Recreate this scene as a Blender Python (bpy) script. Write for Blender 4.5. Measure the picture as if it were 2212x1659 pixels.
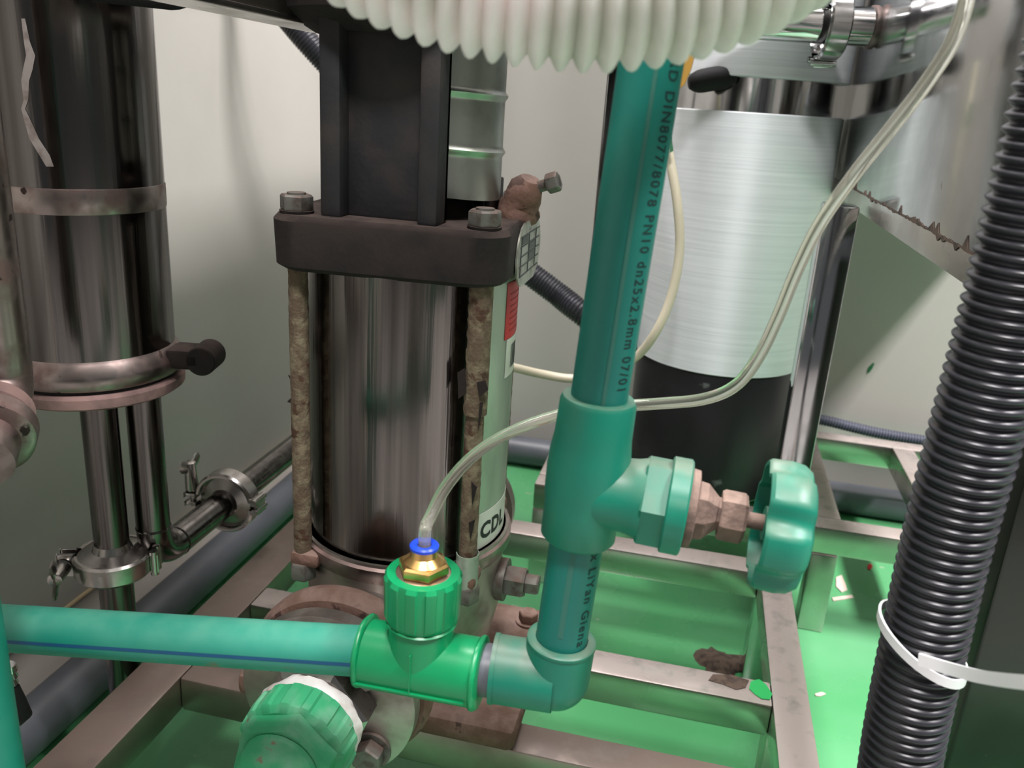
import bpy, bmesh, math, random
import numpy as np
from mathutils import Vector, Matrix
random.seed(7)
scene = bpy.context.scene
for o in list(bpy.data.objects): bpy.data.objects.remove(o)
PI = math.pi
# ------------------------------------------------------------------ camera
F, CX, CY, H = 1832.0, 1106.0, 829.5, 0.62
_D = np.array([1545-CX, CY-245, F]); _D /= np.linalg.norm(_D)
_U = -np.array([750-CX, CY-6300, F]); _U -= _D*(_U @ _D); _U /= np.linalg.norm(_U)
_R = np.array([np.cross(_U, _D), _D, _U])
def ray(x, y): return _R @ np.array([(x-CX)/F, (CY-y)/F, 1.0])
def P(x, y, d): return Vector(np.array([0, 0, H]) + ray(x, y)*d)
def onz(x, y, z): r = ray(x, y); return Vector(np.array([0, 0, H]) + r*((z-H)/r[2]))
def ony(x, y, Y): r = ray(x, y); return Vector(np.array([0, 0, H]) + r*(Y/r[1]))
def onx(x, y, X): r = ray(x, y); return Vector(np.array([0, 0, H]) + r*(X/r[0]))
cam = bpy.data.cameras.new('camera'); camo = bpy.data.objects.new('camera', cam)
scene.collection.objects.link(camo)
cr, cu, cf = Vector(_R[:, 0]), Vector(_R[:, 1]), Vector(_R[:, 2])
camo.matrix_world = Matrix(((cr.x, cu.x, -cf.x, 0), (cr.y, cu.y, -cf.y, 0), (cr.z, cu.z, -cf.z, H), (0, 0, 0, 1)))
cam.sensor_width = 36; cam.lens = 36*F/2212; cam.clip_start = 0.02
cam.dof.use_dof = True; cam.dof.focus_distance = 0.55; cam.dof.aperture_fstop = 13
scene.camera = camo
# ------------------------------------------------------------------ light and exposure
w = bpy.data.worlds.new('world'); scene.world = w; w.use_nodes = True
w.node_tree.nodes['Background'].inputs[0].default_value = (0.92, 0.96, 1.0, 1)
w.node_tree.nodes['Background'].inputs[1].default_value = 0.09
LAMPS = [((-0.36, 0.98, 2.45), (0.3, 0.7), 38.0, 0.0), ((1.45, 0.55, 2.45), (0.25, 1.2), 172.0, 0.0), ((0.10, -0.50, 2.45), (0.5, 0.3), 46.0, 0.0)]
scene.view_settings.view_transform = 'Standard'; scene.view_settings.look = 'None'
scene.view_settings.exposure = 0.3; scene.view_settings.gamma = 1.0
scene.view_settings.use_curve_mapping = False
# ------------------------------------------------------------------ materials
M = {}
def srgb(r, g, b):
    f = lambda c: ((c/255+0.055)/1.055)**2.4 if c/255 > 0.04045 else c/255/12.92
    return (f(r), f(g), f(b), 1)
def mat(name, col, rough=0.5, metal=0.0, col2=None, scale=40, lo=0.45, hi=0.65, bump=0.0, bscale=200,
        spots=None, spot_scale=25, spot_lo=0.62, dust=None, dust_amt=0.0, stretch=None, rough2=None, trans=0.0, ior=1.45, coat=0.0, detail=6, dn0=0.25, dn1=0.6):
    m = bpy.data.materials.new(name); m.use_nodes = True; nt = m.node_tree; N = nt.nodes; L = nt.links
    b = N['Principled BSDF']; b.inputs['Metallic'].default_value = metal; b.inputs['Roughness'].default_value = rough
    b.inputs['IOR'].default_value = ior; b.inputs['Transmission Weight'].default_value = trans; b.inputs['Coat Weight'].default_value = coat
    tc = N.new('ShaderNodeTexCoord'); mp = N.new('ShaderNodeMapping'); L.new(tc.outputs['Object'], mp.inputs[0])
    if stretch: mp.inputs['Scale'].default_value = stretch
    def noise(sc, det=detail):
        n = N.new('ShaderNodeTexNoise'); n.inputs['Scale'].default_value = sc; n.inputs['Detail'].default_value = det
        L.new(mp.outputs[0], n.inputs['Vector']); return n.outputs['Fac']
    def ramp(src, a, c):
        r = N.new('ShaderNodeMapRange'); r.inputs[1].default_value = a; r.inputs[2].default_value = c
        L.new(src, r.inputs[0]); return r.outputs[0]
    def mix(fac, A, B):
        x = N.new('ShaderNodeMix'); x.data_type = 'RGBA'
        if isinstance(fac, float): x.inputs[0].default_value = fac
        else: L.new(fac, x.inputs[0])
        for i, q in ((6, A), (7, B)):
            if isinstance(q, tuple): x.inputs[i].default_value = q
            else: L.new(q, x.inputs[i])
        return x.outputs[2]
    cur = col; f0 = None
    if col2: f0 = ramp(noise(scale), lo, hi); cur = mix(f0, col, col2)
    if rough2 is not None and f0 is not None:
        rr = N.new('ShaderNodeMapRange'); L.new(f0, rr.inputs[0]); rr.inputs[3].default_value = rough; rr.inputs[4].default_value = rough2
        L.new(rr.outputs[0], b.inputs['Roughness'])
    if spots: cur = mix(ramp(noise(spot_scale, 4), spot_lo, spot_lo+0.05), cur, spots)
    if dust:
        g = N.new('ShaderNodeNewGeometry'); s = N.new('ShaderNodeSeparateXYZ'); L.new(g.outputs['Normal'], s.inputs[0])
        up = ramp(s.outputs[2], 0.25, 0.95)
        mm = N.new('ShaderNodeMath'); mm.operation = 'MULTIPLY'; L.new(up, mm.inputs[0]); L.new(ramp(noise(60), dn0, dn1), mm.inputs[1])
        m2 = N.new('ShaderNodeMath'); m2.operation = 'MULTIPLY'; L.new(mm.outputs[0], m2.inputs[0]); m2.inputs[1].default_value = dust_amt
        cur = mix(m2.outputs[0], cur, dust)
        if metal > 0:
            mr = N.new('ShaderNodeMapRange'); L.new(m2.outputs[0], mr.inputs[0]); mr.inputs[3].default_value = metal; mr.inputs[4].default_value = 0.0
            L.new(mr.outputs[0], b.inputs['Metallic'])
            if rough2 is None:
                mr2 = N.new('ShaderNodeMapRange'); L.new(m2.outputs[0], mr2.inputs[0]); mr2.inputs[3].default_value = rough; mr2.inputs[4].default_value = 0.85
                L.new(mr2.outputs[0], b.inputs['Roughness'])
    if isinstance(cur, tuple): b.inputs['Base Color'].default_value = cur
    else: L.new(cur, b.inputs['Base Color'])
    if bump:
        bp = N.new('ShaderNodeBump'); bp.inputs['Strength'].default_value = bump; bp.inputs['Distance'].default_value = 0.001
        L.new(noise(bscale), bp.inputs['Height']); L.new(bp.outputs[0], b.inputs['Normal'])
    M[name] = m; return m
DUST = srgb(138, 118, 110)
mat('wall', srgb(172, 169, 163), 0.3, col2=srgb(166, 163, 157), scale=3, spots=srgb(140, 132, 122), spot_scale=55, spot_lo=0.79)
mat('floor', srgb(76, 150, 96), 0.2, col2=srgb(92, 156, 110), scale=6, lo=0.4, hi=0.7, spots=srgb(150, 165, 140), spot_scale=34, spot_lo=0.71, bump=0.08, bscale=60, rough2=0.4)
mat('grey_bounce_floor', srgb(140, 137, 135), 0.6, col2=srgb(128, 125, 123), scale=8)  # neutral grey for the unseen floor, chosen for its bounce light
mat('cove', srgb(150, 144, 138), 0.4, col2=srgb(150, 145, 138), scale=15)
mat('sealant', srgb(190, 172, 138), 0.7)
mat('steel', srgb(176, 172, 168), 0.22, 1.0, col2=srgb(150, 146, 142), scale=30, rough2=0.34, spots=srgb(96, 82, 74), spot_scale=90, spot_lo=0.71)
mat('steel_frame', srgb(196, 192, 186), 0.24, 1.0, col2=srgb(176, 170, 164), scale=9, rough2=0.38, dust=srgb(178, 160, 154), dust_amt=0.6, bump=0.02, dn0=0.0, dn1=0.45)
mat('steel_frame_dusty', srgb(156, 146, 138), 0.36, 1.0, col2=srgb(132, 120, 112), scale=10, rough2=0.5, dust=srgb(120, 104, 95), dust_amt=0.9, bump=0.05, dn0=0.0, dn1=0.5)
mat('steel_mirror', srgb(200, 200, 200), 0.09, 1.0, col2=srgb(178, 178, 178), scale=12, rough2=0.2, spots=srgb(120, 104, 92), spot_scale=40, spot_lo=0.74)
mat('steel_column', srgb(120, 117, 114), 0.1, 1.0, col2=srgb(78, 73, 70), scale=60, rough2=0.3, stretch=(1, 1, 0.03), lo=0.35, hi=0.75, bump=0.3, bscale=110, detail=3)
mat('steel_dust', srgb(150, 140, 135), 0.3, 1.0, col2=srgb(128, 108, 104), scale=50, rough2=0.6, dust=srgb(156, 128, 122), dust_amt=0.9, spots=srgb(60, 50, 48), spot_scale=90, spot_lo=0.66)
mat('dust_coat', srgb(150, 122, 116), 0.9, col2=srgb(118, 96, 92), scale=50, spots=srgb(70, 62, 60), spot_scale=70, spot_lo=0.66)
mat('steel_sleeve', srgb(122, 118, 114), 0.12, 1.0, col2=srgb(76, 72, 69), scale=70, rough2=0.32, stretch=(1, 1, 0.02), lo=0.35, hi=0.7, bump=0.35, bscale=160, detail=3)
mat('panel_dark_reflection', srgb(70, 74, 70), 0.3, 0.9, col2=srgb(56, 58, 55), scale=8, rough2=0.42, spots=srgb(104, 92, 74), spot_scale=60, spot_lo=0.74)  # stainless; the dark room it reflects is put into the base colour
mat('steel_cast', srgb(168, 162, 156), 0.42, 1.0, col2=srgb(140, 130, 124), scale=40, rough2=0.55)
mat('rust_dark', srgb(34, 27, 24), 0.95, 0.0, col2=srgb(23, 20, 18), scale=40, bump=0.5, bscale=220, dust=srgb(84, 70, 64), dust_amt=0.75)
mat('rust_brown', srgb(104, 78, 66), 0.9, 0.0, col2=srgb(126, 98, 88), scale=60, bump=0.8, bscale=260, spots=srgb(70, 50, 44), spot_scale=60, spot_lo=0.62, dust=srgb(140, 118, 108), dust_amt=0.7)
mat('rust_rod', srgb(92, 78, 62), 0.85, 0.0, col2=srgb(122, 112, 90), scale=120, bump=0.9, bscale=400, spots=srgb(72, 50, 36), spot_scale=70, spot_lo=0.6)
mat('paint_iron', srgb(33, 34, 36), 0.65, 0.0, col2=srgb(50, 46, 44), scale=30, bump=0.3, bscale=200, dust=srgb(92, 80, 74), dust_amt=0.6)
mat('guard_zinc', srgb(150, 154, 146), 0.34, 0.85, col2=srgb(126, 130, 122), scale=30, spots=srgb(96, 94, 86), spot_scale=60, spot_lo=0.7)
mat('bolt_zinc', srgb(112, 112, 106), 0.5, 0.5, col2=srgb(88, 80, 74), scale=120, dust=srgb(120, 98, 88), dust_amt=0.8)
mat('film', srgb(158, 172, 156), 0.28, 0.25, col2=srgb(132, 146, 130), scale=22, rough2=0.45, stretch=(1, 1, 0.4))
mat('pipe_teal', srgb(14, 112, 100), 0.42, 0.0, col2=srgb(20, 122, 108), scale=20, spots=srgb(96, 116, 100), spot_scale=45, spot_lo=0.73)
mat('pipe_teal_dusty', srgb(26, 130, 110), 0.4, 0.0, col2=srgb(48, 140, 120), scale=18, spots=srgb(108, 116, 98), spot_scale=38, spot_lo=0.66, dust=srgb(96, 160, 136), dust_amt=0.45)
mat('fit_teal', srgb(14, 116, 94), 0.42, 0.0, col2=srgb(26, 124, 100), scale=25, dust=srgb(126, 120, 106), dust_amt=0.55)
mat('fit_green', srgb(12, 134, 82), 0.3, 0.0, col2=srgb(18, 140, 86), scale=25)
mat('fit_green_worn', srgb(52, 158, 108), 0.55, 0.0, col2=srgb(104, 170, 134), scale=45, spots=srgb(130, 112, 94), spot_scale=90, spot_lo=0.68)
mat('brass', srgb(230, 188, 120), 0.3, 1.0, col2=srgb(190, 150, 90), scale=80)
mat('brass_dull', srgb(172, 150, 132), 0.35, 0.9, col2=srgb(150, 128, 112), scale=80)
mat('valve_brown', srgb(118, 98, 88), 0.8, 0.1, col2=srgb(96, 80, 72), scale=150, bump=0.5, bscale=500, dust=srgb(150, 128, 116), dust_amt=0.7)
mat('blue', srgb(30, 72, 214), 0.35)
mat('blue_line', srgb(16, 78, 116), 0.5)
mat('streak', srgb(52, 112, 98), 0.7)
mat('ink', srgb(14, 46, 44), 0.7)
mat('black_ink', srgb(30, 30, 32), 0.6)
mat('white_label', srgb(206, 210, 200), 0.45, col2=srgb(190, 196, 182), scale=30)
mat('red_label', srgb(186, 34, 34), 0.5, col2=srgb(170, 30, 32), scale=40)
mat('red_print', srgb(150, 26, 28), 0.6)
mat('plate', srgb(168, 170, 160), 0.4, 0.5, col2=srgb(128, 128, 116), scale=60, spots=srgb(96, 90, 78), spot_scale=50, spot_lo=0.6)
mat('plate_dark', srgb(62, 66, 64), 0.5)
mat('pvc', srgb(94, 97, 104), 0.42, col2=srgb(84, 87, 93), scale=14)
mat('pvc_dark', srgb(62, 65, 72), 0.42)
mat('hose_black', srgb(42, 42, 48), 0.3, col2=srgb(48, 48, 55), scale=30)
mat('rubber', srgb(14, 14, 15), 0.75)
mat('conduit', srgb(74, 77, 90), 0.45)
mat('hose_white', srgb(240, 232, 230), 0.42, col2=srgb(204, 205, 195), scale=20)
M['hose_white'].node_tree.nodes['Principled BSDF'].inputs['Subsurface Weight'].default_value = 0.9
M['hose_white'].node_tree.nodes['Principled BSDF'].inputs['Subsurface Radius'].default_value = (1, 1, 1)
M['hose_white'].node_tree.nodes['Principled BSDF'].inputs['Subsurface Scale'].default_value = 0.016
mat('tie_white', srgb(222, 222, 224), 0.35)
mat('cream', srgb(208, 200, 176), 0.4)
mat('clear_tube', srgb(244, 244, 230), 0.08, trans=0.85, ior=1.25)
mat('scale', srgb(160, 150, 146), 0.9, col2=srgb(130, 118, 112), scale=120)
mat('tape', srgb(214, 212, 208), 0.35, col2=srgb(180, 168, 160), scale=60)
mat('yellow', srgb(176, 132, 40), 0.6)
mat('leaf', srgb(20, 92, 52), 0.6)
mat('tank_black', srgb(24, 25, 26), 0.35, col2=srgb(30, 31, 32), scale=14, spots=srgb(92, 96, 94), spot_scale=26, spot_lo=0.70)
mat('dirt', srgb(86, 72, 62), 0.95, col2=srgb(58, 48, 42), scale=120)
mat('paint_chip', srgb(206, 186, 176), 0.7)
mat('green_paint', srgb(40, 160, 84), 0.4)
mat('red_chip', srgb(196, 40, 44), 0.6)
mat('lamp_white', srgb(225, 225, 225), 0.5)
mat('ceiling', srgb(190, 190, 190), 0.8)
mat('motor_blue', srgb(44, 60, 66), 0.55)
# brushed aluminium tape on the tank (fine horizontal brushing)
def brushed():
    m = bpy.data.materials.new('brushed'); m.use_nodes = True; nt = m.node_tree; N = nt.nodes; L = nt.links; b = N['Principled BSDF']
    b.inputs['Metallic'].default_value = 0.2; b.inputs['Anisotropic'].default_value = 0.85; b.inputs['Anisotropic Rotation'].default_value = 0.25
    tg = N.new('ShaderNodeTangent'); tg.direction_type = 'RADIAL'; tg.axis = 'Z'; L.new(tg.outputs[0], b.inputs['Tangent'])
    tc = N.new('ShaderNodeTexCoord'); mp = N.new('ShaderNodeMapping'); mp.inputs['Scale'].default_value = (6, 6, 420); L.new(tc.outputs['Object'], mp.inputs[0])
    n = N.new('ShaderNodeTexNoise'); n.inputs['Scale'].default_value = 1.0; n.inputs['Detail'].default_value = 5; L.new(mp.outputs[0], n.inputs['Vector'])
    r = N.new('ShaderNodeMapRange'); L.new(n.outputs['Fac'], r.inputs[0]); r.inputs[1].default_value = 0.3; r.inputs[2].default_value = 0.7; r.inputs[3].default_value = 0.5; r.inputs[4].default_value = 0.66
    L.new(r.outputs[0], b.inputs['Roughness'])
    x = N.new('ShaderNodeMix'); x.data_type = 'RGBA'; L.new(n.outputs['Fac'], x.inputs[0]); x.inputs[6].default_value = srgb(206, 212, 216); x.inputs[7].default_value = srgb(244, 248, 250)
    L.new(x.outputs[2], b.inputs['Base Color'])
    bp = N.new('ShaderNodeBump'); bp.inputs['Strength'].default_value = 0.25; bp.inputs['Distance'].default_value = 0.0006; L.new(n.outputs['Fac'], bp.inputs['Height']); L.new(bp.outputs[0], b.inputs['Normal'])
    M['brushed'] = m
brushed()
# ------------------------------------------------------------------ helpers
col = scene.collection
def thing(name, label, cat, loc, group=None):
    o = bpy.data.objects.new(name, None); col.objects.link(o); o.location = loc; o.empty_display_size = 0.02
    o['label'] = label; o['category'] = cat
    if group: o['group'] = group
    return o
def tag(o, label, cat, group=None):
    o['label'] = label; o['category'] = cat
    if group: o['group'] = group
    return o
def base_of(o): return o.get('_wl', None)
ROOTLOC = {}
def wloc(o):
    v = Vector((0, 0, 0))
    while o: v += o.location; o = o.parent
    return v
def mk(name, bm, m, parent=None, ang=0.7, label=None, kind=None):
    """bm holds world coordinates; the object's own origin is put at its geometry's base"""
    bmesh.ops.recalc_face_normals(bm, faces=bm.faces)
    me = bpy.data.meshes.new(name)
    if parent is None and bm.verts:
        xs = [v.co.x for v in bm.verts]; ys = [v.co.y for v in bm.verts]; zs = [v.co.z for v in bm.verts]
        org = Vector(((min(xs)+max(xs))/2, (min(ys)+max(ys))/2, min(zs)))
    else: org = wloc(parent) if parent else Vector((0, 0, 0))
    for v in bm.verts: v.co -= org
    bm.to_mesh(me); bm.free()
    me.materials.append(M[m])
    for p in me.polygons: p.use_smooth = True
    me.set_sharp_from_angle(angle=ang)
    o = bpy.data.objects.new(name, me); col.objects.link(o)
    if parent: o.parent = parent
    else: o.location = org
    if label: o['label'] = label
    if kind: o['kind'] = kind
    return o
def inst(name, src, parent, loc, rot=None):
    o = src.copy(); o.name = name; col.objects.link(o); o.parent = parent
    o.location = Vector(loc) - wloc(parent)
    if rot is not None: o.rotation_euler = rot
    return o
def struct(o): o['kind'] = 'structure'; return o
B = bmesh.new
def frame(axis, ref=None):
    a = Vector(axis).normalized()
    r = Vector(ref) if ref else (Vector((0, 0, 1)) if abs(a.z) < 0.9 else Vector((1, 0, 0)))
    u = (r - a*r.dot(a)).normalized(); return a, u, a.cross(u)
def rings(bm, rs, closed=True, cap0=True, cap1=True):
    vs = [[bm.verts.new(p) for p in r] for r in rs]; n = len(vs[0])
    for A, C in zip(vs, vs[1:]):
        for i in range(n if closed else n-1):
            j = (i+1) % n; bm.faces.new((A[i], A[j], C[j], C[i]))
    if closed and cap0: bm.faces.new(vs[0][::-1])
    if closed and cap1: bm.faces.new(vs[-1])
    return vs
def lathe(bm, prof, org, axis, seg=40, ref=None, mod=None, cap0=True, cap1=True, a0=0, a1=None, phase=0):
    a, u, v = frame(axis, ref); org = Vector(org); rs = []
    full = a1 is None; n = seg if full else seg+1
    for k, (s, r) in enumerate(prof):
        ring = []
        for i in range(n):
            t = phase + (2*PI*i/seg if full else a0+(a1-a0)*i/seg)
            rr = r*(mod(t, k) if mod else 1)
            ring.append(org + a*s + (u*math.cos(t)+v*math.sin(t))*rr)
        rs.append(ring)
    return rings(bm, rs, full, cap0, cap1)
def cyl(bm, p0, p1, r, seg=32, r1=None, bev=0.0):
    p0, p1 = Vector(p0), Vector(p1); h = (p1-p0).length; r1 = r if r1 is None else r1
    pr = [(0, r-bev), (bev, r), (h-bev, r1), (h, r1-bev)] if bev else [(0, r), (h, r1)]
    lathe(bm, pr, p0, p1-p0, seg)
def hexp(bm, p0, p1, r, ref=None, ch=0.12, seg=6, phase=0):
    p0, p1 = Vector(p0), Vector(p1); h = (p1-p0).length
    lathe(bm, [(0, r*0.93), (h*ch, r), (h*(1-ch), r), (h, r*0.9)], p0, p1-p0, seg, ref, phase=phase)
def box(bm, lo, hi, bev=0.0, seg=2):
    lo, hi = Vector(lo), Vector(hi)
    r = bmesh.ops.create_cube(bm, size=1.0)
    for v in r['verts']:
        v.co = Vector(((lo.x+hi.x)/2+v.co.x*(hi.x-lo.x), (lo.y+hi.y)/2+v.co.y*(hi.y-lo.y), (lo.z+hi.z)/2+v.co.z*(hi.z-lo.z)))
    if bev:
        es = list({e for v in r['verts'] for e in v.link_edges})
        bmesh.ops.bevel(bm, geom=es, offset=bev, segments=seg, profile=0.5, affect='EDGES', clamp_overlap=True)
def obox(bm, c, ax, ay, az, sx, sy, sz, bev=0.0):
    """oriented box: centre, three unit axes, full sizes"""
    r = bmesh.ops.create_cube(bm, size=1.0)
    ax, ay, az, c = Vector(ax).normalized(), Vector(ay).normalized(), Vector(az).normalized(), Vector(c)
    for v in r['verts']: v.co = c + ax*v.co.x*sx + ay*v.co.y*sy + az*v.co.z*sz
    if bev:
        es = list({e for v in r['verts'] for e in v.link_edges})
        bmesh.ops.bevel(bm, geom=es, offset=bev, segments=2, profile=0.5, affect='EDGES', clamp_overlap=True)
def catmull(pts, step):
    pts = [Vector(p) for p in pts]; q = [pts[0]*2-pts[1]]+pts+[pts[-1]*2-pts[-2]]; out = []
    for i in range(1, len(q)-2):
        p0, p1, p2, p3 = q[i-1:i+3]; n = max(2, int((p2-p1).length/step*1.0))
        for k in range(n*4):
            t = k/(n*4); out.append(0.5*((2*p1)+(p2-p0)*t+(2*p0-5*p1+4*p2-p3)*t*t+(3*p1-p0-3*p2+p3)*t**3))
    out.append(pts[-1])
    res = [out[0]]; acc = 0.0
    for a, b in zip(out, out[1:]):
        d = (b-a).length
        while acc+d >= step:
            a = a+(b-a).normalized()*(step-acc); d = (b-a).length; acc = 0; res.append(a.copy())
        acc += d
    return res
def sweep(bm, pts, rad, seg=24, cap=True, ref=None):
    pts = [Vector(p) for p in pts]; n = len(pts); rs = []
    t0 = (pts[1]-pts[0]).normalized(); _, u, _ = frame(t0, ref)
    for i, p in enumerate(pts):
        t = ((pts[min(i+1, n-1)]-pts[max(i-1, 0)])).normalized()
        u = (u-t*u.dot(t)).normalized(); v = t.cross(u); r = rad(i) if callable(rad) else rad
        rs.append([p+(u*math.cos(2*PI*k/seg)+v*math.sin(2*PI*k/seg))*r for k in range(seg)])
    rings(bm, rs, True, cap, cap)
def hose(bm, pts, R, r, pitch, seg=32, sharp=1.0):
    step = pitch/8; c = catmull(pts, step)
    def f(i):
        ph = (i % 8)/8; s = (0.5+0.5*math.cos(2*PI*ph))**sharp; return r+(R-r)*s
    sweep(bm, c, f, seg)
def bend(p0, corner, p1, rb, n=10):
    """polyline p0 -> rounded corner -> p1"""
    p0, corner, p1 = Vector(p0), Vector(corner), Vector(p1)
    d0, d1 = (p0-corner).normalized(), (p1-corner).normalized()
    ang = d0.angle(d1); t = rb/math.tan(ang/2); A, C = corner+d0*t, corner+d1*t
    bis = (d0+d1).normalized(); cen = corner+bis*(rb/math.sin(ang/2)); out = [p0]
    va, vc = A-cen, C-cen
    for k in range(n+1):
        s = k/n; th = va.angle(vc); q = (va*math.sin((1-s)*th)+vc*math.sin(s*th))/math.sin(th); out.append(cen+q)
    out.append(p1); return out
def text_bm(s, size, spacing=1.0, bold=0.0):
    cu = bpy.data.curves.new('t', 'FONT'); cu.body = s; cu.size = size; cu.space_character = spacing; cu.resolution_u = 3; cu.offset = bold
    o = bpy.data.objects.new('t', cu); col.objects.link(o)
    dg = bpy.context.evaluated_depsgraph_get(); dg.update()
    me = bpy.data.meshes.new_from_object(o.evaluated_get(dg)); bm = B(); bm.from_mesh(me)
    bpy.data.objects.remove(o); bpy.data.curves.remove(cu); bpy.data.meshes.remove(me)
    bmesh.ops.subdivide_edges(bm, edges=[e for e in bm.edges if e.calc_length() > size*0.25], cuts=2)
    return bm
def map_verts(bm, f):
    for v in bm.verts: v.co = f(v.co.copy())
    return bm
def cylpatch(bm, c, R, f0, f1, z0, z1, nf=14, nz=4, th=0.0005, edge=None):
    """thin curved sheet on a vertical cylinder; edge(side,t) ragged offset"""
    g = []
    for rr in (R, R+th):
        rows = []
        for j in range(nz+1):
            t = j/nz; a0 = f0+(edge(0, t) if edge else 0); a1 = f1+(edge(1, t) if edge else 0)
            rows.append([bm.verts.new((c[0]+rr*math.cos(a0+(a1-a0)*i/nf), c[1]+rr*math.sin(a0+(a1-a0)*i/nf), z0+(z1-z0)*t)) for i in range(nf+1)])
        g.append(rows)
    for rows in g:
        for A, C in zip(rows, rows[1:]):
            for i in range(nf): bm.faces.new((A[i], A[i+1], C[i+1], C[i]))
    a, b2 = g
    for i in range(nf):
        bm.faces.new((a[0][i], a[0][i+1], b2[0][i+1], b2[0][i])); bm.faces.new((a[-1][i], a[-1][i+1], b2[-1][i+1], b2[-1][i]))
    for j in range(nz):
        for q in (0, nf): bm.faces.new((a[j][q], a[j+1][q], b2[j+1][q], b2[j][q]))
def ragged(pts, th_dir, th):
    """flat polygon extruded by th along th_dir -> bm"""
    bm = B(); d = Vector(th_dir).normalized()*th
    a = [bm.verts.new(Vector(p)) for p in pts]; b2 = [bm.verts.new(Vector(p)+d) for p in pts]
    bm.faces.new(a); bm.faces.new(b2[::-1]); n = len(a)
    for i in range(n): bm.faces.new((a[i], a[(i+1) % n], b2[(i+1) % n], b2[i]))
    return bm
ZR = 0.146        # top of the tube frames
# ------------------------------------------------------------------ room
WX, WY = -0.66, 1.43
bm = B(); box(bm, (WX-0.05, 0.20, -0.05), (1.1, WY+0.05, 0.0)); struct(mk('floor', bm, 'floor'))
bm = B(); box(bm, (WX-0.05, -2.4, -0.05), (3.0, 0.20, 0.0)); box(bm, (1.1, 0.20, -0.05), (3.0, WY+0.05, 0.0)); struct(mk('floor_unseen_grey', bm, 'grey_bounce_floor'))  # unseen floor made grey to cut green bounce and add neutral fill
bm = B(); box(bm, (WX-0.08, -2.4, 0.0), (WX, WY+0.08, 2.6)); struct(mk('wall_left', bm, 'wall'))
bm = B(); box(bm, (WX, WY, 0.0), (3.0, WY+0.08, 2.6)); struct(mk('wall_back', bm, 'wall'))
bm = B(); box(bm, (WX-0.08, -2.4, 2.6), (3.0, WY+0.08, 2.66)); struct(mk('ceiling', bm, 'ceiling'))
bm = B()
prof = [(0.0, 0.03)]+[(0.055*(1-math.cos(t)), 0.03*(1-math.sin(t))) for t in [PI/2*k/8 for k in range(1, 9)]]
prof = [(WX+a, z) for a, z in prof]+[(WX, 0)]
v0 = [bm.verts.new((x, -2.4, z)) for x, z in prof]; v1 = [bm.verts.new((x, WY, z)) for x, z in prof]
for i in range(len(prof)):
    j = (i+1) % len(prof); bm.faces.new((v0[i], v0[j], v1[j], v1[i]))
bm.faces.new(v0); bm.faces.new(v1[::-1])
cv = struct(mk('baseboard_left', bm, 'cove'))
bm = B(); cyl(bm, (WX+0.001, -2.4, 0.031), (WX+0.001, WY, 0.031), 0.0025, 8)
sl = mk('sealant_line', bm, 'sealant', cv, label='thin yellowed sealant line')
# ceiling lamps
for k, (lc, sz, en, rz) in enumerate(LAMPS):
    t = thing('ceiling_light', ['white linear ceiling lamp over the tank side', 'white linear ceiling lamp over the column side', 'white linear ceiling lamp over the near floor'][k], 'ceiling lamp', (lc[0], lc[1], lc[2]+0.02), 'ceiling lamps out of the photo')
    bm = B(); box(bm, (lc[0]-sz[0]/2-0.03, lc[1]-sz[1]/2-0.03, lc[2]+0.02), (lc[0]+sz[0]/2+0.03, lc[1]+sz[1]/2+0.03, 2.6), 0.01); mk('housing', bm, 'lamp_white', t)
    ld = bpy.data.lights.new('tube_lamp', 'AREA'); ld.shape = 'RECTANGLE'; ld.size = sz[0]; ld.size_y = sz[1]; ld.energy = en; ld.color = (1.0, 0.96, 0.965)
    lo = bpy.data.objects.new('tube_lamp', ld); col.objects.link(lo); lo.parent = t; lo.location = (0, 0, -0.021)
# ------------------------------------------------------------------ tube frames
def rail(name, par, lo, hi, m='steel_frame'):
    bm = B(); box(bm, lo, hi, 0.0022, 2); return mk(name, bm, m, par)
T = 0.032
sk = thing('pump_skid', 'low stainless square-tube frame carrying the rusty pump, with tall right post', 'frame', (-0.13, 0.65, 0.0))
rail('side_rail', sk, (-0.417, 0.10, ZR-T), (-0.375, 0.93, ZR), 'steel_frame_dusty')
rail('side_rail', sk, (0.112, 0.10, ZR-T), (0.144, 0.861, ZR))
rail('cross_rail', sk, (-0.375, 0.523, ZR-T), (0.112, 0.556, ZR), 'steel_frame_dusty')
rail('cross_rail', sk, (-0.375, 0.638, ZR-T), (0.112, 0.671, ZR), 'steel_frame')
rail('cross_rail', sk, (-0.375, 0.862, ZR-T), (0.112, 0.895, ZR))
post_top = ony(1840, 462, 0.861).z
rail('post', sk, (0.112, 0.861, 0.0), (0.144, 0.893, 0.545), 'steel_mirror')
rail('post', sk, (-0.110, 0.897, ZR-0.01), (-0.078, 0.929, 1.2), 'steel_mirror')
for (x, y) in ((0.112, 0.640), (-0.41, 0.86), (-0.41, 0.42)):
    rail('leg', sk, (x, y, 0.0), (x+T, y+T, ZR-T), 'steel_frame')
bm = ragged([onz(*p, ZR+0.0004) for p in ((1622, 1472), (1640, 1468), (1655, 1480), (1668, 1500), (1663, 1512), (1645, 1510), (1630, 1500), (1618, 1488))], (0, 0, 1), 0.0006)
mk('paint_splash', bm, 'green_paint', sk, label='green paint splash')
bm = ragged([onz(*p, ZR+0.0003) for p in ((1540, 1457), (1580, 1458), (1618, 1470), (1610, 1486), (1590, 1490), (1560, 1478), (1530, 1470))], (0, 0, 1), 0.0004)
mk('dirt_patch', bm, 'dirt', sk, label='brown dirt patch')
fr2 = thing('tank_stand', 'low stainless square-tube stand under the silver tank by the back wall', 'frame', (0.1, 1.17, 0))
rail('front_rail', fr2, (-0.169, 1.002, ZR-0.036), (0.56, 1.034, ZR))
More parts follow.
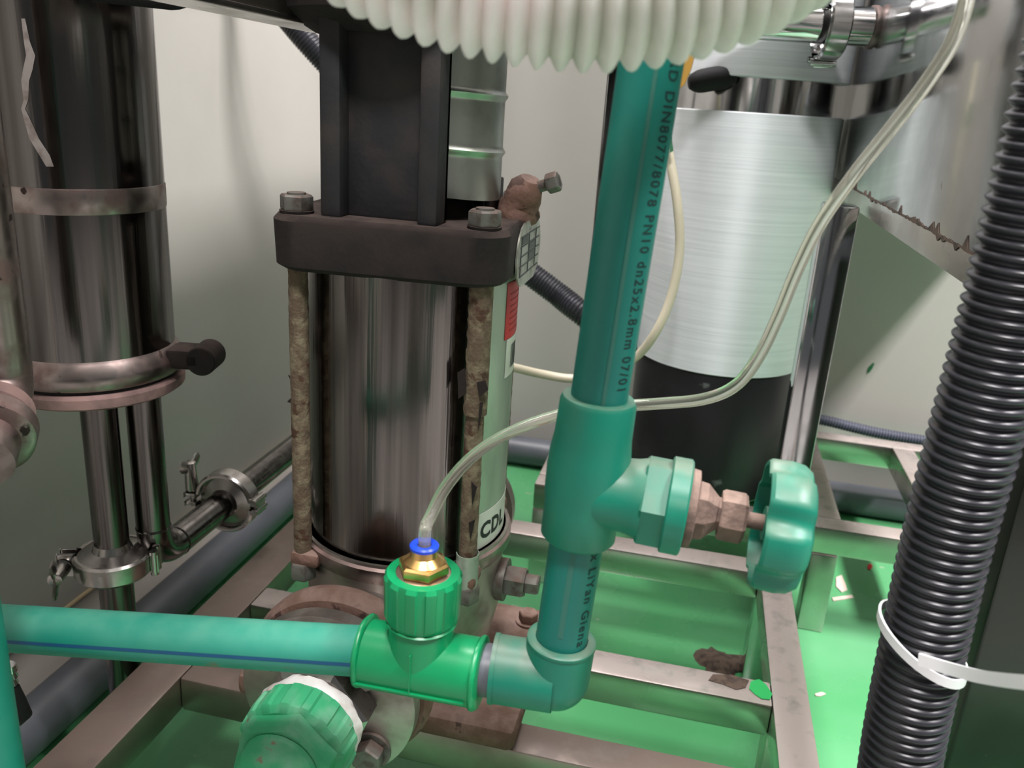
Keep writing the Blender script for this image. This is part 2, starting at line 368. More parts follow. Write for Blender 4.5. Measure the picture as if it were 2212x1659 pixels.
rail('back_rail', fr2, (-0.169, 1.325, ZR-0.036), (0.56, 1.357, ZR))
for x in (-0.169, 0.188, 0.334, 0.528):
    rail('side_rail', fr2, (x, 1.034, ZR-0.036), (x+T, 1.325, ZR))
for (x, y) in ((0.186, 1.0005), (-0.169, 1.002), (0.528, 1.002), (0.188, 1.325), (-0.169, 1.325), (0.528, 1.325)):
    rail('leg', fr2, (x, y, 0.0), (x+T, y+T, ZR-0.0361))
# ------------------------------------------------------------------ pump
AX, AY, RS = -0.204, 0.597, 0.078
pump = thing('vertical_pump', 'rusty vertical multistage pump with stainless sleeve, standing on the tube frame', 'pump', (AX, AY, ZR))
bm = B(); box(bm, (AX-0.116, 0.518, ZR), (AX+0.116, 0.690, ZR+0.02), 0.006); mk('foot_plate', bm, 'rust_brown', pump)
bm = B()  # base casting: belly with port necks
lathe(bm, [(0, 0.07), (0.03, 0.074), (0.06, 0.080), (0.10, 0.080), (0.118, 0.0835), (0.128, 0.0835)], (AX, AY, ZR+0.018), (0, 0, 1), 56)
cyl(bm, (AX, 0.46, 0.232), (AX, AY, 0.232), 0.036, 40); cyl(bm, (AX, AY, 0.232), (AX, 0.74, 0.232), 0.036, 40)
mk('base_casting', bm, 'steel_cast', pump, label='cast base with port necks')
bm = B(); lathe(bm, [(0, 0.0835), (0.004, 0.0855), (0.012, 0.0855), (0.016, 0.081)], (AX, AY, 0.276), (0, 0, 1), 56); mk('sleeve_collar', bm, 'steel_dust', pump)
bm = B(); lathe(bm, [(0, RS), (0.228, RS)], (AX, AY, 0.283), (0, 0, 1), 72); mk('sleeve', bm, 'steel_sleeve', pump, label='shiny stainless sleeve')
# head block with round-cornered outline
HROT = math.radians(3.5); RO = 0.064
bm = B()
def rrect(hw, rc, n=6):
    out = []
    for sx, sy, a0 in ((1, 1, 0), (-1, 1, PI/2), (-1, -1, PI), (1, -1, 1.5*PI)):
        for k in range(n+1):
            a = a0+PI/2*k/n; out.append((sx*(hw-rc)+rc*math.cos(a), sy*(hw-rc)+rc*math.sin(a)))
    return out
rs = []
for z, h in ((0.503, 0.084), (0.506, 0.0875), (0.536, 0.0885), (0.540, 0.0855)):
    rs.append([Vector((AX+x*math.cos(HROT)-y*math.sin(HROT), AY+x*math.sin(HROT)+y*math.cos(HROT), z)) for x, y in rrect(h-0.007, 0.024)])
rings(bm, rs); mk('head_block', bm, 'rust_dark', pump, label='rusty dark iron head block')
bm = B(); lathe(bm, [(0, 0.045), (0.010, 0.042), (0.016, 0.034)], (AX, AY, 0.539), (0, 0, 1), 48); mk('seal_housing', bm, 'rust_dark', pump)
# motor stool: front arm is a channel with two ribs, back arm alike, top ring
def arm(sy, nm):
    yo = AY+sy*0.072; yi = AY+sy*0.048
    bm = B()
    box(bm, (AX-0.042, min(yi, AY+sy*0.058), 0.539), (AX+0.039, max(yi, AY+sy*0.058), 0.664), 0.003)
    for x0, x1 in ((AX-0.042, AX-0.027), (AX+0.025, AX+0.039)):
        box(bm, (x0, min(yi, yo), 0.539), (x1, max(yi, yo), 0.664), 0.003)
    mk(nm, bm, 'paint_iron', pump, label='dark iron stool arm with two ribs')
arm(-1, 'stool_arm'); arm(1, 'stool_arm')
bm = B(); lathe(bm, [(0, 0.07), (0.012, 0.092), (0.03, 0.094), (0.032, 0.09)], (AX, AY, 0.655), (0, 0, 1), 56); mk('stool_flange', bm, 'rust_dark', pump)
bm = B(); lathe(bm, [(0, 0.085), (0.01, 0.09), (0.22, 0.09), (0.24, 0.08), (0.28, 0.088), (0.30, 0.06)], (AX, AY, 0.687), (0, 0, 1), 48, mod=lambda t, k: 1+0.02*math.cos(24*t)); mk('motor', bm, 'motor_blue', pump)
bm = B(); cyl(bm, (AX, AY, 0.55), (AX, AY, 0.66), 0.022, 28); mk('coupling', bm, 'paint_iron', pump)
# coupling guards: curved sheet with pressed ribs
def guard(f0, f1, nm):
    bm = B(); R0 = 0.060; z0, z1 = 0.556, 0.652; nz = 64; nf = 24; rows = []
    for th in (0, 0.0012):
        rr_ = []
        for j in range(nz+1):
            z = z0+(z1-z0)*j/nz
            bump = sum(0.0022*math.exp(-((z-zz)/0.0018)**2) for zz in (0.587, 0.623))
            rr_.append([bm.verts.new((AX+(R0+bump+th)*math.cos(f0+(f1-f0)*i/nf), AY+(R0+bump+th)*math.sin(f0+(f1-f0)*i/nf), z+0.004*math.sin(i/nf*2.6)*(1-j/nz)*-1)) for i in range(nf+1)])
        rows.append(rr_)
    for g in rows:
        for A, C in zip(g, g[1:]):
            for i in range(nf): bm.faces.new((A[i], A[i+1], C[i+1], C[i]))
    mk(nm, bm, 'guard_zinc', pump, label='grey sheet coupling guard with pressed ribs')
guard(math.radians(-52), math.radians(50), 'coupling_guard'); guard(math.radians(130), math.radians(232), 'coupling_guard')
# tie rods and hex nuts
bm = B(); lathe(bm, [(0.0, 0.011), (0.002, 0.0115)], (0, 0, 0), (0, 0, 1), 28)
def localmk(name, bm, m, ang=0.7):
    bmesh.ops.recalc_face_normals(bm, faces=bm.faces); me = bpy.data.meshes.new(name); bm.to_mesh(me); bm.free(); me.materials.append(M[m])
    for p in me.polygons: p.use_smooth = True
    me.set_sharp_from_angle(angle=ang); o = bpy.data.objects.new(name, me); return o
wash = localmk('washer', bm, 'rust_dark')
bm = B(); hexp(bm, (0, 0, 0), (0, 0, 0.0105), 0.0112); cyl(bm, (0, 0, 0.0105), (0, 0, 0.0118), 0.0062, 20)
nutp = localmk('hex_nut', bm, 'bolt_zinc', 0.5)
bm = B(); sweep(bm, [(0, 0, z) for z in np.linspace(-0.222, 0.006, 60)], lambda i: 0.0068+random.uniform(-0.00025, 0.00025), 16)
rodp = localmk('tie_rod', bm, 'rust_rod', 1.2)
for i, (sx, sy) in enumerate(((-1, -1), (1, -1), (1, 1), (-1, 1))):
    x, y = AX+RO*(sx*math.cos(HROT)-sy*math.sin(HROT)), AY+RO*(sx*math.sin(HROT)+sy*math.cos(HROT))
    inst('tie_rod', rodp, pump, (x, y, 0.503)); inst('washer', wash, pump, (x, y, 0.5398)); n_ = inst('hex_nut', nutp, pump, (x, y, 0.5416)); n_.rotation_euler = (0, 0, 0.35*i+0.2)
    bm = B(); hexp(bm, (x, y, 0.262), (x, y, 0.276), 0.0105); mk('lug_nut', bm, 'bolt_zinc', pump, 0.5)
    bm = B(); box(bm, (min(x-sx*0.016, x+sx*0.008), min(y-sy*0.016, y+sy*0.008), 0.274), (max(x-sx*0.016, x+sx*0.008), max(y-sy*0.016, y+sy*0.008), 0.286), 0.004); mk('rod_lug', bm, 'rust_brown', pump)
# peeling foil on front tie rod
fx, fy = AX+RO*(math.cos(HROT)+math.sin(HROT)), AY+RO*(math.sin(HROT)-math.cos(HROT))
bm = B(); cylpatch(bm, (fx, fy), 0.0076, math.radians(-150), math.radians(20), 0.412, 0.505, 16, 40, 0.0008, lambda s, t: (random.uniform(-0.25, 0.25)))
mk('peeling_paint', bm, 'rust_rod', pump, 1.2, label='flaky grey paint on the tie rod')
bm = B(); cylpatch(bm, (fx, fy), 0.0078, math.radians(-165), math.radians(30), 0.262, 0.302, 16, 20, 0.0008, lambda s, t: (random.uniform(-0.3, 0.3)))
mk('peeling_paint', bm, 'film', pump, 1.2, label='pale peeling paint at the tie rod foot')
flk = [((988, 805), (1003, 795), (1006, 850), (990, 862)), ((1030, 826), (1048, 822), (1054, 842), (1036, 858)), ((1036, 870), (1043, 868), (1038, 905), (1032, 930)), ((1018, 1040), (1030, 1052), (1020, 1090)), ((1012, 1130), (1026, 1122), (1016, 1165)), ((624, 672), (634, 668), (630, 705)), ((622, 810), (632, 815), (631, 828)), ((620, 868), (630, 858), (631, 872))]
for q in flk:
    Yq = fy-0.009 if q[0][0] > 800 else AY-RO-0.004
    pp = [ony(a, b, Yq) for a, b in q]; mk('paint_flake', ragged(pp, (0.2, 1, 0), 0.0008), 'rust_dark', pump, label='curled dark paint flake')
# film on right part of the sleeve, labels
ph0 = math.atan2(-AY, -AX)
bm = B(); cylpatch(bm, (AX, AY), RS+0.0002, math.radians(-36), math.radians(100), 0.292, 0.5025, 40, 40, 0.0004, lambda s, t: random.uniform(-0.03, 0.03) if s == 0 else 0)
mk('sleeve_film', bm, 'film', pump, label='milky protective film on the sleeve')
def label_patch(nm, m, f0, f1, z0, z1, lab, off=0.0008, edge=None):
    bm = B(); cylpatch(bm, (AX, AY), RS+off, math.radians(f0), math.radians(f1), z0, z1, 12, 2, 0.0003, edge); return mk(nm, bm, m, pump, label=lab)
rl = label_patch('red_sticker', 'red_label', -14, 14, 0.455, 0.497, 'red warning sticker')
for k in range(7):
    bm = B(); cylpatch(bm, (AX, AY), RS+0.0012, math.radians(-9), math.radians(10), 0.4605+k*0.0045, 0.4617+k*0.0045, 10, 1, 0.0001); mk('print_line', bm, 'red_print', rl)
wl = label_patch('barcode_sticker', 'white_label', -11, 13, 0.425, 0.4545, 'white barcode sticker')
for k in range(8):
    bm = B(); a = -4+k*1.5; cylpatch(bm, (AX, AY), RS+0.0012, math.radians(a), math.radians(a+random.choice((0.4, 0.8))), 0.431, 0.449, 1, 1, 0.0001); mk('barcode_bar', bm, 'black_ink', wl)
cl = label_patch('type_sticker', 'white_label', -31, 16, 0.2925, 0.3225, 'white sticker with black letters CDL')
tb = text_bm('CDL', 0.0185, 1.08, 0.0007)
tb = map_verts(tb, lambda c: Vector((AX+(RS+0.0013)*math.cos(math.radians(-27)+c.x/RS), AY+(RS+0.0013)*math.sin(math.radians(-27)+c.x/RS), 0.3005+c.y)))
mk('lettering', tb, 'black_ink', cl)
# nameplate on +X face of the head
npp = [ony(1122, 512, AY-0.03)]
bm = B(); pts = []
for k in range(24):
    a = 2*PI*k/24; pts.append((AX+0.0835, AY+0.010+0.046*math.cos(a)*(0.9), 0.5165+0.0245*max(-0.92, min(0.92, 1.15*math.sin(a)))))
npo = mk('nameplate', ragged(pts, (1, 0, 0), 0.0012), 'plate', pump, label='worn metal nameplate with grid')
for zz in (0.502, 0.509, 0.516, 0.523, 0.530):
    bm = B(); box(bm, (AX+0.0846, AY-0.022, zz), (AX+0.0852, AY+0.044, zz+0.0008)); mk('plate_line', bm, 'plate_dark', npo)
for yy in (AY-0.02, AY+0.006, AY+0.03):
    bm = B(); box(bm, (AX+0.0846, yy, 0.502), (AX+0.0852, yy+0.001, 0.531)); mk('plate_line', bm, 'plate_dark', npo)
for (a, b) in ((AY+0.008, 0.5165), (AY+0.008, 0.5095), (AY-0.017, 0.5235)):
    bm = B(); box(bm, (AX+0.0846, a, b+0.0012), (AX+0.0851, a+0.02, b+0.0062)); mk('plate_field', bm, 'plate_dark', npo)
# vent valve
vc = Vector((-0.132, 0.612, 0.541)); va = Vector((0.35, -0.25, 0.9)).normalized()
bm = B(); lathe(bm, [(0, 0.016), (0.006, 0.016), (0.010, 0.013), (0.016, 0.0135), (0.024, 0.012), (0.030, 0.007)], vc, va, 14, mod=lambda t, k: 1+0.07*math.sin(3*t+k)); mk('vent_plug', bm, 'rust_brown', pump, label='rusty vent plug')
bm = B(); s0 = vc+va*0.020; s1 = s0+Vector((0.9, -0.1, 0.35)).normalized()*0.026; cyl(bm, s0, s1, 0.0042, 16); d_ = (s1-s0).normalized(); hexp(bm, s1-d_*0.009, s1, 0.0072); mk('vent_screw', bm, 'bolt_zinc', pump, 0.5)
bm = B(); box(bm, (-0.150, 0.588, 0.539), (-0.146, 0.628, 0.566), 0.0015); mk('vent_bracket', bm, 'paint_iron', pump)
# drain plugs at the +X side of the base
pz = 0.246
for (p0, p1, r, nm, h) in (((AX+0.078, 0.600, pz), (AX+0.086, 0.600, pz), 0.0175, 'plug_washer', 0), ((AX+0.086, 0.600, pz), (AX+0.102, 0.600, pz), 0.0135, 'drain_plug', 1), ((AX+0.102, 0.600, pz), (AX+0.113, 0.600, pz), 0.009, 'drain_screw', 1)):
    bm = B(); (hexp if h else cyl)(bm, p0, p1, r); mk(nm, bm, 'bolt_zinc', pump, 0.5)
bm = B(); cyl(bm, (AX+0.096, 0.664, ZR+0.02), (AX+0.096, 0.664, ZR+0.022), 0.0115, 24); hexp(bm, (AX+0.096, 0.664, ZR+0.022), (AX+0.096, 0.664, ZR+0.031), 0.009); mk('anchor_bolt', bm, 'rust_brown', pump, 0.5)
# port flanges (axis -Y): rusty backing ring, steel flange, bolts
FY, FZ = 0.440, 0.232
bm = B(); lathe(bm, [(0, 0.052), (0.004, 0.0635), (0.012, 0.0675), (0.020, 0.0665), (0.027, 0.060), (0.030, 0.046)], (AX, FY+0.0125, FZ), (0, 1, 0), 64); mk('backing_ring', bm, 'rust_brown', pump, label='rusty backing ring')
bm = B(); lathe(bm, [(0, 0.060), (0.0012, 0.062), (0.0118, 0.062), (0.013, 0.0605)], (AX, FY-0.001, FZ), (0, 1, 0), 72); mk('port_flange', bm, 'steel_cast', pump, label='grey steel port flange')
for a in (45, 135, 225, 315):
    q = Vector((AX+0.047*math.cos(math.radians(a)), FY-0.001, FZ+0.047*math.sin(math.radians(a))))
    bm = B(); cyl(bm, q, q-Vector((0, 0.0025, 0)), 0.0135, 28); hexp(bm, q-Vector((0, 0.0025, 0)), q-Vector((0, 0.0135, 0)), 0.0108); mk('flange_bolt', bm, 'bolt_zinc', pump, 0.5)
bm = B(); lathe(bm, [(0, 0.0595), (0.013, 0.0595)], (AX, 0.74, FZ), (0, 1, 0), 56); mk('port_flange', bm, 'steel_cast', pump)
# ------------------------------------------------------------------ steel adapter and green union on the port
un = thing('pipe_union', 'dusty green ribbed pipe union with white sealing tape, screwed into pump flange', 'pipe fitting', (AX, FY, FZ-0.03))
uv = Vector((0.0, -1, 0.0)).normalized()
bm = B(); hexp(bm, (AX, FY-0.001, FZ), (AX, FY-0.022, FZ), 0.0375, ref=(0.4, 0, 1)); mk('hex_adapter', bm, 'steel', un, 0.5, label='bright steel hex adapter')
bm = B(); lathe(bm, [(0, 0.0325), (0.004, 0.0352), (0.009, 0.0340), (0.013, 0.0315)], (AX, FY-0.022, FZ), uv, 48, mod=lambda t, k: 1+0.035*math.sin(5*t+2*k)+random.uniform(-0.02, 0.02)); mk('sealing_tape', bm, 'tape', un, 1.0, label='torn white sealing tape')
def ribmod(n, d):
    return lambda t, k: 1 + (d if k in (1, 2, 3) else 0)*(1 if math.sin(n*t) > 0 else -0.3)
bm = B(); lathe(bm, [(0, 0.0340), (0.002, 0.0350), (0.012, 0.0350), (0.020, 0.0342), (0.023, 0.0300)], (AX, FY-0.032, FZ), uv, 144, mod=ribmod(16, 0.035)); mk('ribbed_collar', bm, 'fit_green_worn', un, 0.6, label='worn green ribbed collar')
bm = B(); hexp(bm, (AX, FY-0.053, FZ), (AX, FY-0.067, FZ), 0.0330, ref=(0.25, 0, 1)); mk('hex_end', bm, 'fit_green_worn', un, 0.5, label='green hexagonal end')
bm = B(); lathe(bm, [(0, 0.024), (0.001, 0.025), (0.004, 0.024), (0.005, 0.022)], (AX, FY-0.0665, FZ), uv, 40); mk('end_cap', bm, 'fit_green_worn', un)
# ------------------------------------------------------------------ green pipework
LEAN = 0.0515
GX, GY = -0.041, 0.350                # riser axis
ztop_s, zbot_s = 0.5005, 0.4305       # stop valve sockets
EZ = 0.3535                           # centre height of tee and elbow
TY = 0.340; PR = 0.0125
cdir = math.atan2(-GY, -GX)           # towards the camera
def stripe(nm, par, z0, z1, ang, wid, m, wob=0):
    bm = B(); cylpatch(bm, (GX, GY), PR+0.00005, ang-wid/2, ang+wid/2, z0, z1, 3, 10, 0.0001, (lambda s, t: wob*math.sin(9*t))); return mk(nm, bm, m, par)
def vprint(s, zstart, size, ang, par, length, spacing=1.25):
    tb = text_bm(s, size, spacing, 0.00012); wx = max(v.co.x for v in tb.verts)
    for v in tb.verts: v.co.x *= length/wx
    R_ = PR+0.00012
    tb = map_verts(tb, lambda c: Vector((GX+R_*math.cos(ang+(c.y-size*0.35)/R_), GY+R_*math.sin(ang+(c.y-size*0.35)/R_), zstart-c.x)))
    return mk('printing', tb, 'ink', par, label='black printed pipe marking')
up_ = thing('green_riser_pipe', 'tall green plastic riser pipe with black printing, above the valve', 'pipe', (GX, GY, ztop_s-0.012))
bm = B(); lathe(bm, [(0, PR), (0.60, PR)], (GX, GY, ztop_s-0.012), (0, 0, 1), 56); mk('pipe_wall', bm, 'pipe_teal', up_)
stripe('dirt_streak', up_, ztop_s, 0.72, cdir+math.radians(8), 0.13, 'streak')
vprint('PPRD DIN8077/8078 PN10 dn25x2.8mm 07/01', 0.647, 0.0072, cdir+math.radians(44), up_, 0.1395)
# stop valve
sv = thing('stop_valve', 'green plastic stop valve with scalloped handwheel on the riser pipe', 'valve', (GX, GY, zbot_s))
zc = 0.4565
bm = B()
lathe(bm, [(0, 0.0125), (0.0004, 0.0158), (0.002, 0.0172), (0.018, 0.0174), (0.024, 0.0182), (0.036, 0.0186), (0.044, 0.0182), (0.052, 0.0172), (0.0675, 0.0168), (0.0695, 0.0158), (0.070, 0.0125)], (GX, GY, zbot_s), (0, 0, 1), 56)
mk('valve_body', bm, 'fit_teal', sv, 0.9)
bm = B(); lathe(bm, [(0.0, 0.0178), (0.010, 0.0172), (0.016, 0.0165), (0.022, 0.0172), (0.0265, 0.0185)], (GX, GY, zc), (1, 0, 0), 48); mk('valve_neck', bm, 'fit_teal', sv, 0.9)
va = Vector((1, 0.0, 0)).normalized(); vo = Vector((GX, GY, zc))
bm = B(); lathe(bm, [(0.0255, 0.0195), (0.0265, 0.0205), (0.036, 0.0205), (0.037, 0.0205)], vo, va, 6, phase=0.35); mk('bonnet_hex', bm, 'fit_teal', sv, 0.4)
bm = B(); lathe(bm, [(0.0365, 0.0205), (0.0372, 0.0214), (0.0448, 0.0214), (0.0456, 0.0205)], vo, va, 72, mod=lambda t, k: 1+0.015*(1 if math.sin(6*t) > 0 else 0)); mk('bonnet_ring', bm, 'fit_teal', sv, 0.5)
bm = B(); lathe(bm, [(0.0455, 0.0172), (0.0465, 0.0176), (0.0492, 0.0172), (0.0498, 0.0142)], vo, va, 44); mk('gland_flange', bm, 'valve_brown', sv, label='brown metal gland')
bm = B(); lathe(bm, [(0.0495, 0.0138), (0.0535, 0.0132), (0.0575, 0.0092), (0.0590, 0.0078), (0.0605, 0.0078)], vo, va, 8); mk('gland_cone', bm, 'valve_brown', sv, 0.5)
bm = B(); hexp(bm, vo+va*0.0600, vo+va*0.0712, 0.0112, ref=(0, 0.5, 1)); mk('gland_nut', bm, 'valve_brown', sv, 0.5, label='brown hex gland nut')
bm = B(); cyl(bm, vo+va*0.070, vo+va*0.090, 0.0036, 20); mk('stem', bm, 'valve_brown', sv)
# scalloped cup-shaped handwheel
bm = B(); ws = 0.0770; NW = 6
def wmod(t, k): return 1 - 0.13*(max(0, math.cos(NW*t))**1.4)*(1 if k not in (8, 9, 10) else 0.2)
prof = [(0.000, 0.0255), (0.000, 0.0272), (0.0015, 0.0284), (0.0100, 0.0288), (0.0150, 0.0280), (0.0185, 0.0255), (0.0200, 0.0215), (0.0200, 0.012), (0.0200, 0.004), (0.0180, 0.0035), (0.0170, 0.010), (0.0165, 0.0235), (0.0100, 0.0258), (0.000, 0.0255)]
lathe(bm, prof, vo+va*ws, va, 96, mod=wmod, cap0=False, cap1=False, phase=0.25)
wh = mk('handwheel', bm, 'fit_teal', sv, 0.6, label='green scalloped handwheel')
bm = B(); cyl(bm, vo+va*(ws+0.002), vo+va*(ws+0.018), 0.0075, 24); mk('hub', bm, 'fit_teal', wh)
for k in range(3):
    a = k*2*PI/3+0.4; a_, u_, v_ = frame(va); dr = u_*math.cos(a)+v_*math.sin(a)
    bm = B(); obox(bm, vo+va*(ws+0.013)+dr*0.016, va, dr, va.cross(dr), 0.006, 0.022, 0.003); mk('spoke', bm, 'fit_teal', wh)
# lower pipe
lp = thing('green_drop_pipe', 'short green plastic pipe between the valve and the elbow below', 'pipe', (GX, GY, EZ+0.006))
bm = B(); lathe(bm, [(0, PR), (zbot_s+0.012-EZ-0.012, PR)], (GX, GY, EZ+0.012), (0, 0, 1), 56); mk('pipe_wall', bm, 'pipe_teal', lp)
vprint('x LiYan Giena', 0.4285, 0.0068, cdir+math.radians(46), lp, 0.050)
stripe('dirt_streak', lp, EZ+0.03, zbot_s, cdir-math.radians(5), 0.2, 'streak')
# elbow
el = thing('green_elbow', 'dusty green plastic pipe elbow at the bottom of the drop pipe', 'pipe fitting', (GX, GY, EZ-0.017))
RF = 0.0166; et = EZ+0.0205
bm = B()
lathe(bm, [(0, RF), (et-EZ, RF)], (GX, GY, EZ), (LEAN, 0, 1), 44, cap0=False)
lathe(bm, [(0, RF), (0.030, RF)], (GX, TY+0.008, EZ), (-1, -0.06, 0), 44, cap0=False)
bmesh.ops.create_uvsphere(bm, u_segments=40, v_segments=24, radius=RF*1.003, matrix=Matrix.Translation((GX, GY, EZ)))
mk('elbow_body', bm, 'fit_teal', el, 0.9)
bm = B(); lathe(bm, [(0, RF-0.0004), (0.0010, RF+0.0003), (0.0026, RF+0.0002), (0.0036, RF-0.0010), (0.0036, PR+0.0003)], (GX+LEAN*(et-EZ), GY, et-0.002), (LEAN, 0, 1), 48, cap1=False); mk('socket_rim', bm, 'fit_teal', el, label='dusty socket rim')
bm = B(); cyl(bm, (GX-0.029, TY+0.0062, EZ), (GX-0.0312, TY+0.006, EZ), RF+0.0005, 44); mk('socket_rim', bm, 'fit_teal', el)
# short joint between elbow and tee
bm = B(); lathe(bm, [(0, PR), (0.003, PR+0.0004), (0.006, PR+0.0002), (0.0095, PR)], (GX-0.030, TY+0.004, EZ), (-1, -0.1, 0), 40)
tag(mk('pipe_stub', bm, 'pvc', None), 'narrow grey-green pipe stub between the tee and the elbow', 'pipe')
# tee with female adapter
tx = -0.1075
te = thing('green_tee', 'bright green plastic tee fitting with ribbed threaded collar on top', 'pipe fitting', (tx, TY, EZ-0.018))
bm = B(); lathe(bm, [(0, 0.0150), (0.001, 0.0168), (0.0595, 0.0168), (0.0605, 0.0150)], (tx-0.0295, TY, EZ-0.001), (1, 0, 0.02), 52); mk('run_barrel', bm, 'fit_green', te, 0.6)
bm = B(); lathe(bm, [(0, 0.0162), (0.027, 0.0158)], (tx, TY, EZ), (0, 0, 1), 52); mk('branch_barrel', bm, 'fit_green', te)
for x0 in (tx-0.0305, tx+0.0282):
    bm = B(); lathe(bm, [(0, 0.0150), (0.0004, 0.0176), (0.0016, 0.0182), (0.003, 0.0176), (0.0034, 0.016)], (x0, TY, EZ), (1, 0, 0.02), 52, mod=lambda t, k: 1+0.02*math.sin(3*t+k)+0.01*math.sin(7*t)); mk('melt_bead', bm, 'fit_green', te, 1.0, label='fused plastic bead')
bm = B(); obox(bm, (tx-0.001, TY-0.0166, EZ-0.0065), (1, 0, 0.02), (0, 1, 0), (0, 0, 1), 0.056, 0.0016, 0.0007); obox(bm, (tx, TY-0.0165, EZ+0.004), (1, 0, 0), (0, 1, 0), (0, 0, 1), 0.0006, 0.0016, 0.022); mk('mould_seam', bm, 'fit_green', te)
def teeribs(t, k):
    return 1+(0.045 if k in (2, 3) else 0.02 if k == 1 else 0)*(1 if math.cos(12*t) > -0.35 else 0)
bm = B(); lathe(bm, [(0.026, 0.0168), (0.027, 0.0172), (0.029, 0.0176), (0.049, 0.0180), (0.0510, 0.0174), (0.0512, 0.0132)], (tx, TY, EZ), (0, 0, 1), 192, mod=teeribs, cap1=False); mk('ribbed_collar', bm, 'fit_green', te, 0.5, label='ribbed green collar')
bm = B(); lathe(bm, [(0.0260, 0.0164), (0.0268, 0.0175), (0.0276, 0.0164)], (tx, TY, EZ-0.002), (0, 0, 1), 48, cap0=False, cap1=False); mk('collar_groove', bm, 'fit_green', te)
bm = B(); lathe(bm, [(0.0495, 0.0133), (0.0508, 0.0133), (0.0512, 0.0122)], (tx, TY, EZ), (0, 0, 1), 48); mk('metal_insert', bm, 'brass_dull', te, label='nickelled threaded insert')
# push-in hose connector
pc = thing('push_in_connector', 'brass push-in hose connector with blue release ring, screwed into the tee', 'hose connector', (tx, TY, EZ+0.051))
bm = B(); hexp(bm, (tx, TY, EZ+0.0512), (tx, TY, EZ+0.0570), 0.0124, ch=0.18); lathe(bm, [(0.0572, 0.0098), (0.0600, 0.0066), (0.0632, 0.0060), (0.0636, 0.0055)], (tx, TY, EZ), (0, 0, 1), 36); mk('brass_body', bm, 'brass', pc, 0.5)
bm = B(); lathe(bm, [(0.0632, 0.0050), (0.0637, 0.0068), (0.0652, 0.0070), (0.0660, 0.0062), (0.0656, 0.0034), (0.0640, 0.0034)], (tx, TY, EZ), (0, 0, 1), 40, cap0=False, cap1=False); mk('release_ring', bm, 'blue', pc, label='blue plastic release ring')
for o_ in (up_, sv, lp):
    pv = Vector((GX, GY, EZ)); d_ = o_.location-pv; o_.rotation_euler = (0, LEAN, 0); o_.location = pv+Matrix.Rotation(LEAN, 3, 'Y') @ d_
# clear hose
HZ = EZ+0.0615
cpts = [Vector((tx, TY, HZ)), Vector((tx, TY+0.0005, HZ+0.012)), P(928, 1120, 0.405), P(963, 1052, 0.412), P(1022, 985, 0.42), P(1100, 935, 0.428), P(1200, 898, 0.434), P(1300, 880, 0.437), P(1420, 872, 0.434), P(1520, 862, 0.424), P(1590, 832, 0.414), P(1640, 768, 0.404), P(1682, 680, 0.394), P(1722, 582, 0.384), P(1770, 485, 0.374), P(1840, 384, 0.362), P(1920, 283, 0.35), P(2000, 180, 0.336), P(2062, 80, 0.322), P(2096, -40, 0.31), P(2100, -150, 0.30)]
bm = B(); cp_ = catmull(cpts, 0.003); sweep(bm, cp_, 0.003, 18)
tag(mk('clear_hose', bm, 'clear_tube'), 'thin translucent hose rising from the blue connector, looping behind the valve', 'hose')
# left horizontal pipe
hp = thing('green_feed_pipe', 'horizontal green plastic pipe with blue stripe crossing the lower left foreground', 'pipe', (-0.25, TY, 0.33))
h0 = P(-60, 1352, 0.463); h1 = Vector((tx-0.0300, TY, EZ-0.0005))
bm = B(); cyl(bm, h0, h1, PR, 48); mk('pipe_wall', bm, 'pipe_teal_dusty', hp)
a_, u_, v_ = frame(h1-h0); cam_d = (Vector((0, 0, H))-(h0+h1)/2).normalized()
u_ = (cam_d-a_*cam_d.dot(a_)).normalized(); v_ = a_.cross(u_)
dn = v_ if v_.z < 0 else -v_
bm = B()
rs = []
for k in range(13):
    p = h0+(h1-h0)*k/12; rs.append([p+(u_*math.cos(t)+dn*math.sin(t))*(PR+0.0001) for t in (0.50, 0.58, 0.66)])
rings(bm, rs, closed=False); mk('blue_stripe', bm, 'blue_line', hp, label='thin blue stripe')
# left vertical green pipe
q0 = P(-33, 1500, 0.42)
bm = B(); cyl(bm, (q0.x, q0.y, 0.0), (q0.x, q0.y, 0.75), PR, 40, bev=0.002)
tag(mk('green_drop_pipe', bm, 'pipe_teal_dusty'), 'green plastic pipe standing upright at the left edge, bottom corner', 'pipe')
# ------------------------------------------------------------------ hoses
wp = [P(560, -420, 0.262), P(690, -240, 0.262), P(860, -125, 0.262), P(1060, -58, 0.262), P(1290, -32, 0.262), P(1490, -58, 0.262), P(1650, -120, 0.262), P(1800, -230, 0.265), P(1920, -400, 0.27)]
bm = B(); hose(bm, wp, 0.0258, 0.0212, 0.0064, 56, 0.6)
tag(mk('white_corrugated_hose', bm, 'hose_white', None, 1.5), 'thick white corrugated hose sagging across the top', 'hose')
bx, by = 0.130, 0.388
bm = B(); hose(bm, [(bx+0.075, by, 0.0), (bx+0.052, by, 0.12), (bx+0.010, by, 0.26), (bx, by, 0.41), (bx, by-0.004, 0.55), (bx-0.001, by-0.010, 0.66), (bx-0.002, by-0.02, 0.9)], 0.0195, 0.0168, 0.0053, 48, 0.8)
bh = tag(mk('black_corrugated_hose', bm, 'hose_black', None, 1.5), 'black corrugated hose standing upright at the right in front of the cabinet', 'hose')
